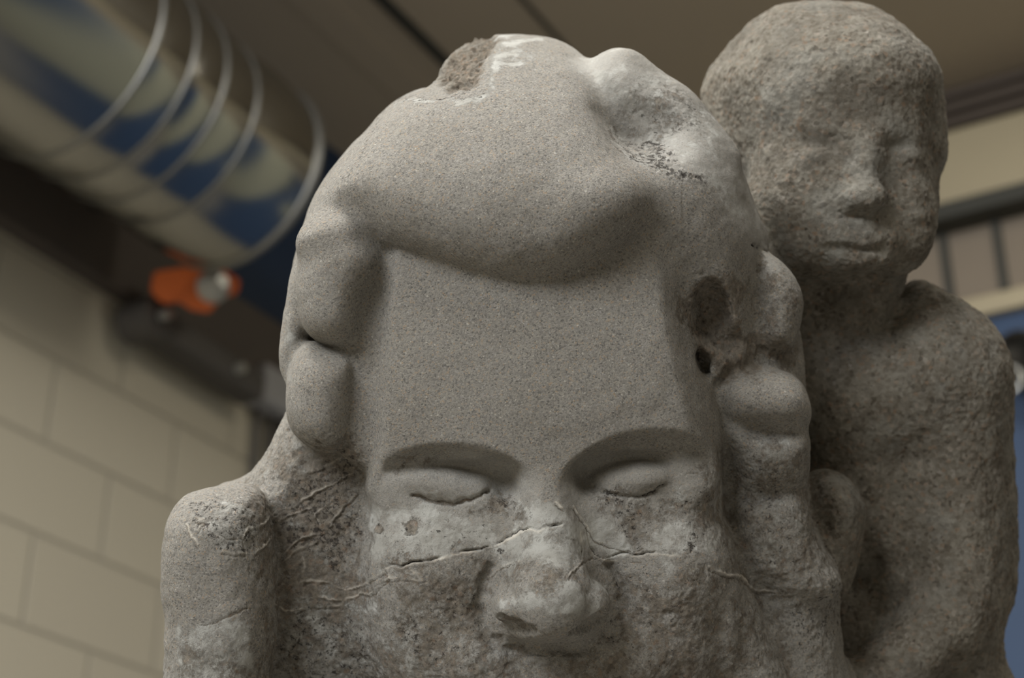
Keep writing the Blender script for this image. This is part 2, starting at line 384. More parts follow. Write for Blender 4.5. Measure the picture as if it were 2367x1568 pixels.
# rounded elbow and folds between both figures
pillow(FIG, [(1865,1110),(1910,1085),(1965,1110),(2000,1170),(1995,1240),(1975,1330),(1950,1390),(1890,1410),(1850,1330),(1850,1200)], 4.4, 1.6, 1.1, .4, tz=-.12)
# ---- torso folds at the right of the face
pillow(TORSO, [(1690,1140),(1750,1125),(1830,1105),(1862,1130),(1880,1220),(1915,1290),(1945,1335),(1930,1385),(1860,1400),(1780,1370),(1715,1330),(1685,1250)], 2.6, 1.3, .8, .45, tx=.12)
cap3(TORSO, (1845,1290,3.0), (1915,1335,3.2), .10, .08, .25)
pillow(TORSO, [(1640,1370),(1700,1330),(1740,1372),(1775,1450),(1815,1530),(1850,1600),(1850,1760),(1600,1760)], 1.9, 1.5, .8, .35, tx=.25)
# ---- head of the front figure: cheek level block
pillow(HEAD, [(850,600),(880,540),(1000,480),(1300,460),(1500,520),(1580,640),(1600,740),(1640,880),(1664,980),(1678,1090),(1676,1200),(1660,1290),(1655,1340),(1682,1400),(1690,1500),(1672,1600),(1650,1760),(900,1760),(878,1600),(850,1480),(842,1380),(836,1290),(828,1200),(823,1100),(826,950),(842,800)], .50, 3.6, 1.55, .25, kx=.035, kz=.012, c=(1250,1150))
ell(HEAD, 1010, 1400, 2.9, 1.9, 2.2, 2.15, 0, .8)           # cheeks
ell(HEAD, 1530, 1400, 2.95, 1.8, 2.2, 2.15, 0, .8)
ell(HEAD, 1270, 1620, 1.6, 2.4, 1.1, 1.2, 0, .6)            # upper lip region
ell(HEAD, 1110, 1520, .95, .8, .55, .50, 12, .6)
ell(HEAD, 1450, 1530, 1.0, .8, .55, .50, -12, .6)
ell(HEAD, 1672, 1440, 2.2, .30, 1.05, .9, 4, .25)            # fold at the right jaw
# forehead with the brow edge
pillow(HEAD, [(838,620),(880,520),(1000,460),(1300,440),(1500,480),(1590,600),(1606,720),(1640,850),(1668,980),(1640,1060),(1500,1040),(1300,1100),(1200,1090),(1000,1050),(860,1075),(826,980),(832,800)], .02, 3.0, 1.5, .4, kx=.035, kz=.045, c=(1245,930))
pillow(HEAD, [(885,600),(900,540),(1000,470),(1300,450),(1480,500),(1545,620),(1560,720),(1590,850),(1620,960),(1648,1040),(1652,1095),(1628,1090),(1590,1050),(1520,1032),(1450,1036),(1385,1062),(1338,1100),(1312,1145),(1295,1200),(1262,1225),(1230,1195),(1208,1145),(1175,1098),(1115,1070),(1050,1062),(980,1068),(925,1090),(885,1125),(858,1135),(856,1080),(862,950),(875,800)], -.02, 2.6, .62, .20, kx=.035, kz=.045, c=(1245,930))
# eye sockets
ell(HEAD, 1050, 1092, .30, 1.45, .34, .80, 2, .16, sub=True)
ell(HEAD, 1160, 1120, .30, .62, .38, .85, -32, .32, sub=True)
ell(HEAD, 1475, 1070, .30, 1.40, .36, .80, 3, .16, sub=True)
ell(HEAD, 1370, 1104, .30, .56, .42, .85, 36, .32, sub=True)
# cheeks below and eyelids
ell(HEAD, 1000, 1300, 2.2, 1.6, 1.5, 1.72, -6, .7)
ell(HEAD, 1545, 1300, 2.25, 1.5, 1.5, 1.72, 6, .7)
ell(HEAD, 1028, 1118, 1.22, 1.25, .45, .68, -8, .16)
ell(HEAD, 1462, 1106, 1.22, 1.06, .48, .70, 4, .13)
ell(HEAD, 912, 1125, 1.62, .55, .55, .72, 0, .5)
ell(HEAD, 1600, 1120, 1.62, .55, .60, .72, 0, .5)
# nose
cap3(HEAD, (1266,1130,.62), (1275,1350,-.20), .50, .62, .4)
cap3(HEAD, (1262,1180,1.2), (1275,1400,.55), .85, 1.20, .5)
ell(HEAD, 1274, 1372, -.42, .95, .86, .92, 0, .35)
ell(HEAD, 1276, 1418, -.48, .68, .56, .70, 0, .25)
ell(HEAD, 1190, 1398, -.05, .52, .46, .72, 22, .18)
ell(HEAD, 1362, 1392, -.05, .50, .48, .72, -22, .18)
ell(HEAD, 1276, 1500, .15, 1.0, .16, .55, 0, .35, sub=True)
# ---- hair
pillow(HAIR, [(672,640),(690,560),(702,510),(738,430),(785,365),(815,330),(858,292),(895,245),(950,212),(1000,200),(1100,215),(1300,260),(1450,300),(1560,280),(1640,330),(1688,400),(1725,470),(1755,530),(1768,565),(1745,600),(1738,700),(1742,760),(1690,900),(1500,900),(900,900),(700,880)], 1.3, 3.0, 1.9, .2, kx=.03, kz=.10, c=(1220,600), zu=0)
# big quiff over the forehead running back to the crown
pillow(HAIR, [(850,548),(812,522),(765,520),(715,560),(690,575),(702,512),(738,432),(785,367),(815,332),(858,293),(897,245),(950,213),(996,200),(1015,150),(1060,102),(1120,78),(1180,74),(1260,80),(1310,100),(1362,140),(1400,200),(1410,290),(1440,345),(1500,415),(1528,470),(1510,532),(1455,588),(1395,624),(1330,655),(1250,672),(1160,666),(1080,648),(1000,620),(930,597),(880,575)], -.62, 2.1, 1.45, .14, kx=.05, kz=.19, c=(1190,520), zu=0)
ell(HAIR, 1340, 490, .85, 1.5, .85, 1.35, 20, .5)
cap3(HAIR, (862,620,1.75), (836,1020,1.75), .60, .60, .4)
ell(HAIR, 775, 548, 1.45, .95, .60, 1.05, 15, .5)
# lump behind, right of the parting
pillow(HAIR, [(1340,190),(1372,135),(1400,119),(1440,112),(1495,136),(1530,165),(1590,200),(1635,250),(1690,335),(1705,400),(1690,470),(1600,440),(1500,380),(1400,330)], 2.2, 2.0, 1.1, .5, tz=.30, tx=.12, c=(1500,280))
pillow(HAIR, [(1380,400),(1480,340),(1600,300),(1690,380),(1740,500),(1762,570),(1742,640),(1740,740),(1750,820),(1735,870),(1665,880),(1630,800),(1600,700),(1530,640),(1460,600),(1420,520)], .75, 2.2, 1.5, .8, tx=.25, kx=.10, kz=.16, c=(1500,520), zu=.3)
ell(HAIR, 1495, 262, 1.75, 1.20, .42, .62, -8, .35, sub=True)   # hollow above the temple
ell(HAIR, 1435, 300, 1.2, .55, .22, .55, -42, .25, sub=True)
cap3(HAIR, (1450,160,3.4), (1670,370,3.2), .42, .38, .45)
# side curls, left
pillow(HAIR, [(880,562),(850,535),(800,505),(745,515),(704,565),(684,640),(690,720),(708,772),(755,798),(815,806),(842,770),(856,700),(876,655),(898,612)], .25, 1.6, 1.0, .30, tx=-.12)
pillow(HAIR, [(705,784),(760,803),(828,812),(836,880),(828,960),(818,1035),(765,1052),(705,1030),(664,985),(658,900),(676,830)], .50, 1.6, .95, .12, tx=-.12)
pillow(HAIR, [(700,560),(670,640),(655,740),(645,820),(650,868),(668,900),(700,870),(740,700),(740,580)], 1.7, 1.2, .7, .2)
# hollow in the hair at the right temple
ell(HAIR, 1660, 738, 1.2, .62, 1.02, 1.45, 8, .10, sub=True)
ell(HAIR, 1640, 845, 1.4, .26, .50, 1.2, 25, .12, sub=True)
cap3(HAIR, (1652,862,2.35), (1688,795,2.55), .16, .12, .15)
ell(HAIR, 1745, 800, 1.2, .6, .45, 1.0, 0, .3, sub=True)
ell(HAIR, 1700, 795, 1.6, .55, .42, 1.0, -20, .25, sub=True)
# curls, right
pillow(HAIR, [(1742,588),(1790,592),(1832,632),(1857,690),(1852,740),(1838,800),(1790,820),(1735,790)], 2.5, 1.3, .9, .25)
pillow(HAIR, [(1648,905),(1662,870),(1715,852),(1790,850),(1848,872),(1876,930),(1873,985),(1810,1003),(1720,992),(1665,968)], 1.75, 1.5, .95, .28, tx=.12)
pillow(HAIR, [(1664,975),(1760,990),(1864,990),(1872,1060),(1860,1130),(1780,1160),(1700,1140),(1676,1050)], 2.2, 1.5, .9, .30, tz=-.55, tx=.1)
# ---- raised arm, left
pillow(ARM, [(448,1136),(500,1124),(570,1120),(606,1135),(622,1190),(632,1280),(638,1380),(636,1480),(622,1570),(615,1760),(372,1760),(376,1570),(384,1480),(380,1420),(371,1370),(376,1250),(395,1180),(415,1150)], .15, 1.7, 1.15, .14, tz=.03)
ell(ARM, 500, 1480, 1.5, 1.05, .8, 1.15, 0, .4)
print('field ok', F.shape)
# ---- irregular stone surface: noise
_rs = np.random.RandomState(7); LAT = _rs.rand(64, 64, 64).astype(np.float32)*2-1
def vnoise(P, s):
    Q = P*s; I = np.floor(Q).astype(np.int32); f = (Q-I).astype(np.float32); f = f*f*(3-2*f); I &= 63; J = (I+1) & 63
    a = LAT
    def g(x, y, z): return a[x, y, z]
    x0, y0, z0 = I[:, 0], I[:, 1], I[:, 2]; x1, y1, z1 = J[:, 0], J[:, 1], J[:, 2]
    fx, fy, fz = f[:, 0], f[:, 1], f[:, 2]
    c00 = g(x0,y0,z0)*(1-fx)+g(x1,y0,z0)*fx; c10 = g(x0,y1,z0)*(1-fx)+g(x1,y1,z0)*fx
    c01 = g(x0,y0,z1)*(1-fx)+g(x1,y0,z1)*fx; c11 = g(x0,y1,z1)*(1-fx)+g(x1,y1,z1)*fx
    return (c00*(1-fy)+c10*fy)*(1-fz)+(c01*(1-fy)+c11*fy)*fz
def fbm(P, s, o=4, g=.5):
    r = 0; a = 1; t = 0
    for i in range(o): r = r + a*vnoise(P+13.7*i, s*2**i); t += a; a *= g
    return r/t

def surface_nets(F):
    ins = F < 0
    c = np.zeros((nx-1, nz-1, ny-1), np.int8)
    for i in (0, 1):
        for j in (0, 1):
            for k in (0, 1):
                c += ins[i:nx-1+i, j:nz-1+j, k:ny-1+k]
    act = (c > 0) & (c < 8); del c
    ci = np.argwhere(act); n = len(ci)
    idx = np.full(act.shape, -1, np.int32); idx[act] = np.arange(n)
    acc = np.zeros((n, 3), np.float32); cnt = np.zeros(n, np.float32)
    co = [(i, j, k) for i in (0, 1) for j in (0, 1) for k in (0, 1)]
    val = {o: F[ci[:, 0]+o[0], ci[:, 1]+o[1], ci[:, 2]+o[2]] for o in co}
    for a in co:
        for ax in range(3):
            if a[ax]: continue
            b = tuple(a[q]+(q == ax) for q in range(3))
            va, vb = val[a], val[b]; m = (va < 0) != (vb < 0)
            t = va[m]/(va[m]-vb[m])
            p = np.array(a, np.float32)[None, :].repeat(m.sum(), 0); p[:, ax] += t
            acc[m] += p; cnt[m] += 1
    V = ci + acc/cnt[:, None]
    quads = []
    for ax in range(3):
        sa = [slice(1, -1)]*3; sb = [slice(1, -1)]*3
        sa[ax] = slice(0, -1); sb[ax] = slice(1, None)
        A, B = ins[tuple(sa)], ins[tuple(sb)]
        e = np.argwhere(A != B); inside_first = A[e[:, 0], e[:, 1], e[:, 2]]
        off = np.ones(3, int); off[ax] = 0; e = e + off
        o1, o2 = [q for q in range(3) if q != ax]
        q = []
        for d1, d2 in ((-1, -1), (0, -1), (0, 0), (-1, 0)):
            p = e.copy(); p[:, o1] += d1; p[:, o2] += d2
            q.append(idx[p[:, 0], p[:, 1], p[:, 2]])
        q = np.stack(q, 1)
        flip = inside_first if ax != 1 else ~inside_first
        q[~flip] = q[~flip][:, ::-1]
        quads.append(q)
    Q = np.concatenate(quads); Q = Q[(Q >= 0).all(1)]
    return V.astype(np.float32), Q
V, Q = surface_nets(F)
print('nets', len(V), len(Q))
def sample(A, P):
    I = np.floor(P).astype(np.int32)
    I = np.clip(I, 0, np.array(A.shape)-2); f = P-I; x, y, z = I.T; fx, fy, fz = f.T.astype(np.float32)
    r = 0
    for i, wx in ((0, 1-fx), (1, fx)):
        for j, wy in ((0, 1-fy), (1, fy)):
            for k, wz in ((0, 1-fz), (1, fz)):
                r = r + A[x+i, y+j, z+k]*wx*wy*wz
    return r
def grad(P):
    G = np.zeros_like(P)
    for a in range(3):
        d = np.zeros(3, np.float32); d[a] = .8
        G[:, a] = (sample(F, P+d)-sample(F, P-d))/1.6
    return G
def subdivide(V, Q):
    n = len(V); E = np.stack([Q, np.roll(Q, -1, 1)], 2).reshape(-1, 2); E.sort(1)
    key = E[:, 0].astype(np.int64)*n + E[:, 1]
    u, inv = np.unique(key, return_inverse=True); inv = inv.reshape(-1)
    em = (V[u//n] + V[u % n])/2; fc = V[Q].mean(1)
    ei = inv.reshape(-1, 4) + n; fi = np.arange(len(Q)) + n + len(u)
    V2 = np.concatenate([V, em, fc])
    Q2 = np.concatenate([np.stack([Q[:, k], ei[:, k], fi, ei[:, k-1]], 1) for k in range(4)])
    return V2, Q2
V, Q = subdivide(V, Q)
for it in range(2):
    g = grad(V); f = sample(F, V); V = V - g*(np.clip(f/np.maximum((g*g).sum(1), 1e-3), -.5, .5)[:, None])
g = grad(V); Nn = g/np.maximum(np.linalg.norm(g, axis=1), 1e-6)[:, None]
lab = LB[tuple(np.clip(np.rint(V).astype(int), 0, np.array(LB.shape)-1).T)]
del LB, g
# to (x, depth, z) in u
Pu = np.stack([GX0+V[:, 0]*H, GY0+V[:, 2]*H, GZ0+V[:, 1]*H], 1).astype(np.float32)
Nn = Nn[:, [0, 2, 1]]
del V
px = 1183.5 + 100*Pu[:, 0]*DU/(DU+Pu[:, 1]); py = 784 - 100*Pu[:, 2]*DU/(DU+Pu[:, 1])
front = Nn[:, 1] < .25

def inside(pts, soft=12.0, n=5):
    P = spline(pts, n); r = np.zeros(len(px), np.float32); m = soft*1.5 + 20
    s = np.where((px > P[:, 0].min()-m) & (px < P[:, 0].max()+m) & (py > P[:, 1].min()-m) & (py < P[:, 1].max()+m) & front)[0]
    wv = min(28, soft*.7); d = poly_sdf(px[s] + wv*fbm(Pu[s], 1.3, 3)*2, py[s] + wv*fbm(Pu[s]+31, 1.3, 3)*2, P); r[s] = np.clip(.5 - d/soft, 0, 1); return r
def line_w(pts, wdt, fade=True):
    """0..1 along a drawn line with a little waver; returns indices, weight"""
    P = np.array(pts, float); m = wdt*2.5
    s = np.where((px > P[:, 0].min()-m) & (px < P[:, 0].max()+m) & (py > P[:, 1].min()-m) & (py < P[:, 1].max()+m) & front)[0]
    if not len(s): return s, np.zeros(0, np.float32), np.zeros(0)
    X = px[s] + 4*vnoise(Pu[s], 4.0) + 2*vnoise(Pu[s], 11.0); Y = py[s] + 5*vnoise(Pu[s]+5, 3.3) + 2.5*vnoise(Pu[s]+5, 11.0)
    best = np.full(len(s), 1e9); side = np.zeros(len(s))
    tot = len(P)-1; tt = np.zeros(len(s))
    for i in range(tot):
        e = P[i+1]-P[i]; wx, wy = X-P[i][0], Y-P[i][1]
        t = np.clip((wx*e[0]+wy*e[1])/(e@e+1e-9), 0, 1); d = np.hypot(wx-e[0]*t, wy-e[1]*t)
        sg = np.sign(e[0]*wy-e[1]*wx)
        b = d < best; best[b] = d[b]; side[b] = sg[b]; tt[b] = (i+t[b])/tot
    wd = wdt*(.6+.4*np.sin(np.pi*np.clip(tt, .03, .97))) if fade else wdt
    return s, np.exp(-(best/wd)**2).astype(np.float32), best*side
D = np.zeros(len(px), np.float32)                    # displacement along the normal, u
A_pale = np.zeros(len(px), np.float32); A_dirt_shade = A_pale.copy(); A_black = A_pale.copy(); A_rough = A_pale.copy() + 1; A_vein = A_pale.copy()
fig = (lab == FIG); tor = (lab == TORSO)
# large and middle irregularities
D += .05*fbm(Pu, .7, 3) + .018*fbm(Pu, 3.0, 3)
D[fig] += (.05*fbm(Pu[fig], 1.8, 2) + .024*fbm(Pu[fig], 5.0, 2) + .022*fbm(Pu[fig], 11.0, 2))
bot = np.clip((py-1090)/120, 0, 1)*(px < 1960)
D += bot*.022*fbm(Pu+9, 4.5, 3)
D[tor] += .05*fbm(Pu[tor]+3, 2.5, 4) - .05*np.abs(fbm(Pu[tor]+41, 4.0, 4))
def paint(A, pts, v, soft=60): A[:] = np.maximum(A, v*inside(pts, soft))
def wipe(A, pts, v, soft=40): A[:] = A*(1-(1-v)*inside(pts, soft))
def spots(A, lst, v=1.0):
    for (x, y, r) in lst:
        s = np.where((abs(px-x) < r*2) & (abs(py-y) < r*2) & front)[0]
        d = np.hypot(px[s]-x+r*.5*vnoise(Pu[s], 6), py[s]-y+r*.5*vnoise(Pu[s]+4, 6)); A[s] = np.maximum(A[s], v*np.clip(1.5-d/r, 0, 1))
# --- stains, worn cement skin and some painted shade, by region
paint(A_pale, [(832,1165),(900,1150),(1000,1175),(1090,1200),(1150,1240),(1120,1290),(960,1330),(880,1340),(840,1280)], .80)
paint(A_pale, [(1200,1160),(1300,1150),(1400,1200),(1480,1260),(1400,1310),(1250,1330),(1130,1300),(1120,1250),(1190,1210)], .80)
paint(A_pale, [(1500,1215),(1640,1215),(1655,1290),(1500,1295)], .72)
paint(A_pale, [(1150,1370),(1250,1350),(1400,1340),(1410,1400),(1330,1450),(1200,1450),(1145,1420)], .78)
paint(A_pale, [(950,1110),(1050,1120),(1130,1120),(1110,1155),(1000,1155)], .70)
paint(A_pale, [(640,1340),(850,1360),(900,1450),(880,1700),(640,1700)], .62, 128)
paint(A_pale, [(1040,1440),(1180,1480),(1150,1560),(1050,1560)], .60)
paint(A_pale, [(1540,1130),(1600,1130),(1560,1200),(1480,1200)], .62)
paint(A_pale, [(940,215),(1090,205),(1150,90),(1250,90),(1160,180),(1100,250),(960,245)], .82, 40)
paint(A_pale, [(1360,130),(1450,112),(1600,200),(1700,360),(1760,560),(1700,520),(1600,420),(1420,290),(1300,180)], .60, 80)
paint(A_pale, [(1400,300),(1480,290),(1620,340),(1700,450),(1600,430),(1480,380)], .56, 48)
paint(A_pale, [(390,1450),(470,1430),(560,1450),(560,1560),(440,1700),(380,1600)], .80, 48)
paint(A_pale, [(430,1160),(500,1150),(620,1190),(610,1240),(500,1270),(430,1240)], .62, 40)
paint(A_pale, [(680,1000),(760,1030),(820,1040),(820,1080),(700,1110),(560,1115),(640,1050)], .60, 48)
paint(A_pale, [(1690,1130),(1850,1120),(1880,1250),(1840,1380),(1740,1340)], .60, 96)
paint(A_pale, [(1660,870),(1800,860),(1860,960),(1800,1000),(1670,960)], .30, 64)
paint(A_pale, [(1700,1000),(1850,1010),(1840,1080),(1700,1110)], .60, 64)
paint(A_pale, [(645,760),(700,600),(690,700),(680,900),(650,880)], .6, 32)
paint(A_dirt_shade, [(900,1330),(1120,1300),(1130,1400),(1180,1480),(1400,1480),(1420,1330),(1640,1310),(1690,1450),(1680,1700),(900,1700)], .70, 96)
paint(A_dirt_shade, [(1080,1165),(1200,1150),(1230,1180),(1180,1230),(1080,1225)], .74, 64)
paint(A_dirt_shade, [(1380,1150),(1560,1150),(1660,1060),(1670,1240),(1560,1230),(1450,1260)], .66, 80)
paint(A_dirt_shade, [(1160,1300),(1300,1310),(1320,1370),(1180,1370)], .64, 64)
paint(A_dirt_shade, [(620,1050),(830,1020),(840,1250),(860,1420),(640,1420),(630,1200)], .86, 96)
paint(A_dirt_shade, [(640,1400),(860,1420),(900,1700),(640,1700)], .62, 96)
paint(A_dirt_shade, [(640,1180),(700,1200),(720,1330),(640,1340)], .98, 50)
paint(A_pale, [(880,1400),(980,1400),(1000,1568),(880,1568)], .62, 50)
paint(A_dirt_shade, [(560,1120),(640,1180),(640,1700),(585,1700),(600,1400)], .78, 64)  # right flank of the arm: its shading put in as brown
paint(A_dirt_shade, [(400,1480),(560,1500),(620,1440),(620,1700),(380,1700)], .58, 80)
paint(A_dirt_shade, [(600,1130),(660,980),(700,1030),(700,1120)], .60, 64)
paint(A_dirt_shade, [(1590,640),(1730,645),(1735,760),(1830,780),(1850,850),(1700,850),(1650,880),(1610,800)], .98, 40)
paint(A_dirt_shade, [(1400,330),(1420,220),(1580,200),(1600,300),(1480,330)], .52, 64)  # shade of the hollow in the hair, put into the colour
paint(A_dirt_shade, [(1005,190),(1020,140),(1075,95),(1150,80),(1120,140),(1090,195)], .98, 24)
paint(A_dirt_shade, [(1680,1000),(1860,1000),(1960,1120),(2000,1300),(1900,1450),(1850,1700),(1650,1700),(1660,1300)], .55, 112)
paint(A_dirt_shade, [(1740,600),(1850,640),(1850,800),(1740,780)], .52, 64)
paint(A_dirt_shade, [(905,1085),(950,1055),(1050,1045),(1000,1080),(930,1110)], .62, 40)  # shadow under the left brow, painted into the socket
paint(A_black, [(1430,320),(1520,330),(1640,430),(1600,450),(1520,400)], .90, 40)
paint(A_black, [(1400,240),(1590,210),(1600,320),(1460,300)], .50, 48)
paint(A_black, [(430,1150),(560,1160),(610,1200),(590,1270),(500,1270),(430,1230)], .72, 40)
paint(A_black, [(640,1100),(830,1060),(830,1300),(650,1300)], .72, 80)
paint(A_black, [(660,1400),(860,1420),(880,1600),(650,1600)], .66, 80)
paint(A_black, [(880,1400),(960,1400),(990,1500),(930,1510)], .72, 40)
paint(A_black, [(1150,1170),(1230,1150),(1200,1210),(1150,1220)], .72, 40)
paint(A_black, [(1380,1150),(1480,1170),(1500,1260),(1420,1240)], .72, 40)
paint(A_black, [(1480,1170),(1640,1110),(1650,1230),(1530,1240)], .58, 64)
paint(A_black, [(1000,1300),(1140,1350),(1120,1520),(960,1540)], .56, 80)
paint(A_black, [(1400,1300),(1640,1330),(1560,1560),(1400,1500)], .54, 80)
paint(A_black, [(770,430),(880,260),(900,270),(800,420)], .66, 19)
paint(A_black, [(930,215),(1110,200),(1100,230),(940,240)], .66, 19)
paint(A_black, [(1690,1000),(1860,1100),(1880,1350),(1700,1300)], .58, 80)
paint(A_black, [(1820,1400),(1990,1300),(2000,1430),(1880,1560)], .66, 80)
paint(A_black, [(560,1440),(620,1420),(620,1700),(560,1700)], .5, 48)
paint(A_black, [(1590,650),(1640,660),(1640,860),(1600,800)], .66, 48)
spots(A_black, [(1596,1262,22),(1604,1240,16),(875,1215,7),(878,1235,6),(1795,1135,9),(940,1225,5),(1500,1365,7),(1160,1275,12)], .85)
paint(A_black, [(1690,1090),(1740,1085),(1820,1115),(1800,1140),(1700,1135)], .62, 40)
paint(A_black, [(905,1200),(1100,1200),(1110,1280),(900,1290)], .50, 40)
paint(A_dirt_shade, [(1600,1070),(1680,1060),(1690,1300),(1610,1200)], .62, 40)
paint(A_dirt_shade, [(835,1180),(870,1240),(870,1300),(840,1300)], .66, 30)
paint(A_pale, [(640,1180),(820,1120),(820,1330),(660,1330)], .50, 50)
spots(A_dirt_shade, [(950,1218,18),(878,1225,12)], 1.0)
A_rough[:] = A_rough*(1-.25*np.clip((py-1160)/80, 0, 1)*(px > 640))
wipe(A_rough, [(1340,100),(1480,90),(1720,330),(1800,580),(1740,620),(1640,430),(1440,330),(1380,250)], .30, 60)
wipe(A_rough, [(900,1080),(1230,1080),(1230,1250),(880,1250)], .5, 30)
wipe(A_rough, [(1330,1060),(1650,1060),(1650,1250),(1330,1250)], .45, 30)
s_ = inside([(1005,190),(1020,140),(1072,97),(1145,80),(1120,135),(1085,190)], 14)
D -= s_*(.14 + .14*fbm(Pu, 5.0, 3)); A_rough += s_; S_PATCH = s_.copy()
# worn relief that goes with the stains
D -= .05*A_dirt_shade*np.clip(fbm(Pu+3, 7.0, 3)+.15, 0, 1)*(~fig) + .05*A_black*np.clip(fbm(Pu+8, 9.0, 2), 0, 1)
D += .018*A_pale*np.clip(fbm(Pu+21, 3.0, 4)*2+.5, 0, 1)*(np.hypot(px-1275, (py-1390)) > 150)
# --- cracks and lime veins
def crack(pts, wd=3.0, depth=.07, lip=.03, vein=.8, vw=5):
    depth *= 1.5; lip *= .35
    s, wt, sd = line_w(pts, wd)
    if len(s): D[s] -= depth*wt*np.clip(.55+.9*vnoise(Pu[s]+2, 4), 0, 1)
    if lip:
        s, wt, sd = line_w([(x, y+4) for x, y in pts], vw)
        if len(s): D[s] += lip*wt
    if vein:
        s, wt, sd = line_w([(x, y+4) for x, y in pts], vw*.8)
        if len(s): A_vein[s] = np.maximum(A_vein[s], vein*wt*np.clip(.6+vnoise(Pu[s]+7, 3), 0, 1))
    s, wt, sd = line_w(pts, wd*.9)
    if len(s):
        A_vein[s] *= 1-wt*.9
        A_black[s] = np.maximum(A_black[s], 1.1*wt*np.clip(.7+.9*vnoise(Pu[s]+2, 4), 0, 1))
def ridge(pts, wd=5.0, h=.06, vein=.85):
    wd *= .55; h *= .55
    s, wt, sd = line_w(pts, wd)
    if len(s): D[s] += h*wt*np.clip(.45+1.1*vnoise(Pu[s], 3.5), 0, 1); A_vein[s] = np.maximum(A_vein[s], vein*wt*np.clip(.5+1.2*vnoise(Pu[s], 3.5), 0, 1))
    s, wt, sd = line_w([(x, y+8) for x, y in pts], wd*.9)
    if len(s): D[s] -= h*.7*wt; A_dirt_shade[s] = np.maximum(A_dirt_shade[s], .9*wt)
crack([(890,1313),(905,1310),(935,1304),(985,1298),(1010,1290),(1040,1280),(1075,1272),(1110,1274),(1135,1265)])
crack([(1135,1265),(1165,1245),(1195,1230),(1215,1224)], 2.2, .04, .03)
crack([(1215,1224),(1240,1227),(1265,1217),(1300,1213)], 3, .07, .03, .7)
crack([(1262,1222),(1258,1235),(1246,1250)], 2.6, .06, 0, 0)
crack([(1353,1213),(1358,1240),(1366,1262),(1376,1284),(1392,1296)], 3, .07, .02, .5)
crack([(1340,1225),(1344,1250),(1346,1285)], 2.2, .04, .02, .7)
crack([(1392,1296),(1418,1285),(1445,1278),(1480,1281),(1520,1279),(1560,1278),(1590,1281)], 2.4, .05, .02, .6)
ridge([(1322,1172),(1335,1195),(1352,1215),(1385,1250),(1400,1258),(1440,1268),(1490,1262)], 4, .04)
ridge([(1315,1335),(1335,1310),(1350,1292),(1368,1284),(1392,1298),(1415,1300),(1480,1292)], 4.5, .05)
ridge([(1280,1160),(1300,1175)], 6, .04)
ridge([(1125,1335),(1165,1305),(1205,1294)], 4, .03, .6)
ridge([(800,1388),(832,1372),(868,1370),(880,1355),(900,1335),(890,1315)], 5, .06)
ridge([(868,1352),(895,1338),(930,1336),(975,1340),(1000,1330)], 4, .04, .7)
ridge([(805,1360),(835,1350),(870,1335),(895,1318)], 4.5, .05)
ridge([(935,1318),(960,1325),(975,1340)], 4, .03, .6)
ridge([(1640,1310),(1660,1322),(1690,1328),(1716,1332),(1732,1350),(1752,1364),(1790,1365)], 5.5, .07, 1.0)
ridge([(632,1184),(665,1172),(695,1158),(715,1145),(745,1130),(780,1110),(818,1092)], 5, .07)
ridge([(650,1282),(676,1262),(700,1243),(722,1236),(745,1234),(760,1222),(775,1198),(795,1172),(830,1138)], 5, .07)
ridge([(730,1194),(738,1212),(747,1232)], 4, .05)
ridge([(730,1192),(745,1180),(765,1160),(790,1150)], 4, .05, .6)
ridge([(655,1300),(680,1278),(710,1262),(740,1252),(775,1240)], 4, .05, .7)
ridge([(640,1398),(662,1408),(690,1410),(720,1402),(755,1404),(785,1400)], 5, .06)
ridge([(645,1378),(700,1380),(745,1380),(790,1388)], 4.5, .05, .8)
ridge([(650,1352),(690,1352),(720,1345),(760,1350),(800,1362)], 4.5, .05, .8)
ridge([(640,1205),(665,1195),(700,1180),(720,1176)], 4, .05, .6)
ridge([(508,1230),(530,1238),(560,1240),(562,1262),(566,1278),(540,1278),(512,1274)], 4, .05, .9)
ridge([(562,1240),(575,1222),(600,1215),(622,1198)], 4, .05, .8)
ridge([(592,1278),(608,1262),(622,1246)], 4, .05, .8)
ridge([(430,1212),(440,1240),(455,1262)], 7, .05, .9)
ridge([(450,1200),(470,1205),(460,1225)], 8, .05, .9)
ridge([(460,1440),(500,1432),(540,1415),(575,1400)], 6, .05, .6)
ridge([(700,1340),(705,1310),(702,1285)], 4, .04, .6)
ridge([(690,1100),(720,1090),(760,1075),(800,1050)], 5, .05, .5)
crack([(905,1118),(918,1130),(922,1140)], 2, .03, 0, 0)
crack([(1560,1100),(1572,1112),(1590,1100),(1630,1090)], 2, .03, 0, 0)
# lower edge of the eyelids
s_, w_, _ = line_w([(955,1148),(1000,1160),(1050,1164),(1090,1156),(1130,1133)], 7); D[s_] -= .09*w_; A_dirt_shade[s_] = np.maximum(A_dirt_shade[s_], .9*w_)  # left lid: its slight shadow painted along the crease
crack([(1372,1128),(1400,1138),(1440,1148),(1480,1152),(1515,1142),(1545,1118)], 4.5, .08, 0, 0)
crack([(1738,568),(1750,575),(1775,583)], 5, .10, 0, 0)
crack([(1640,862),(1620,830),(1605,780),(1600,730)], 5, .06, 0, 0)

def groove(pts, wd, dep, lab_=None):
    s, wt, sd = line_w(pts, wd)
    if lab_ is not None: wt = wt*(lab[s] == lab_)
    if len(s): D[s] -= dep*wt
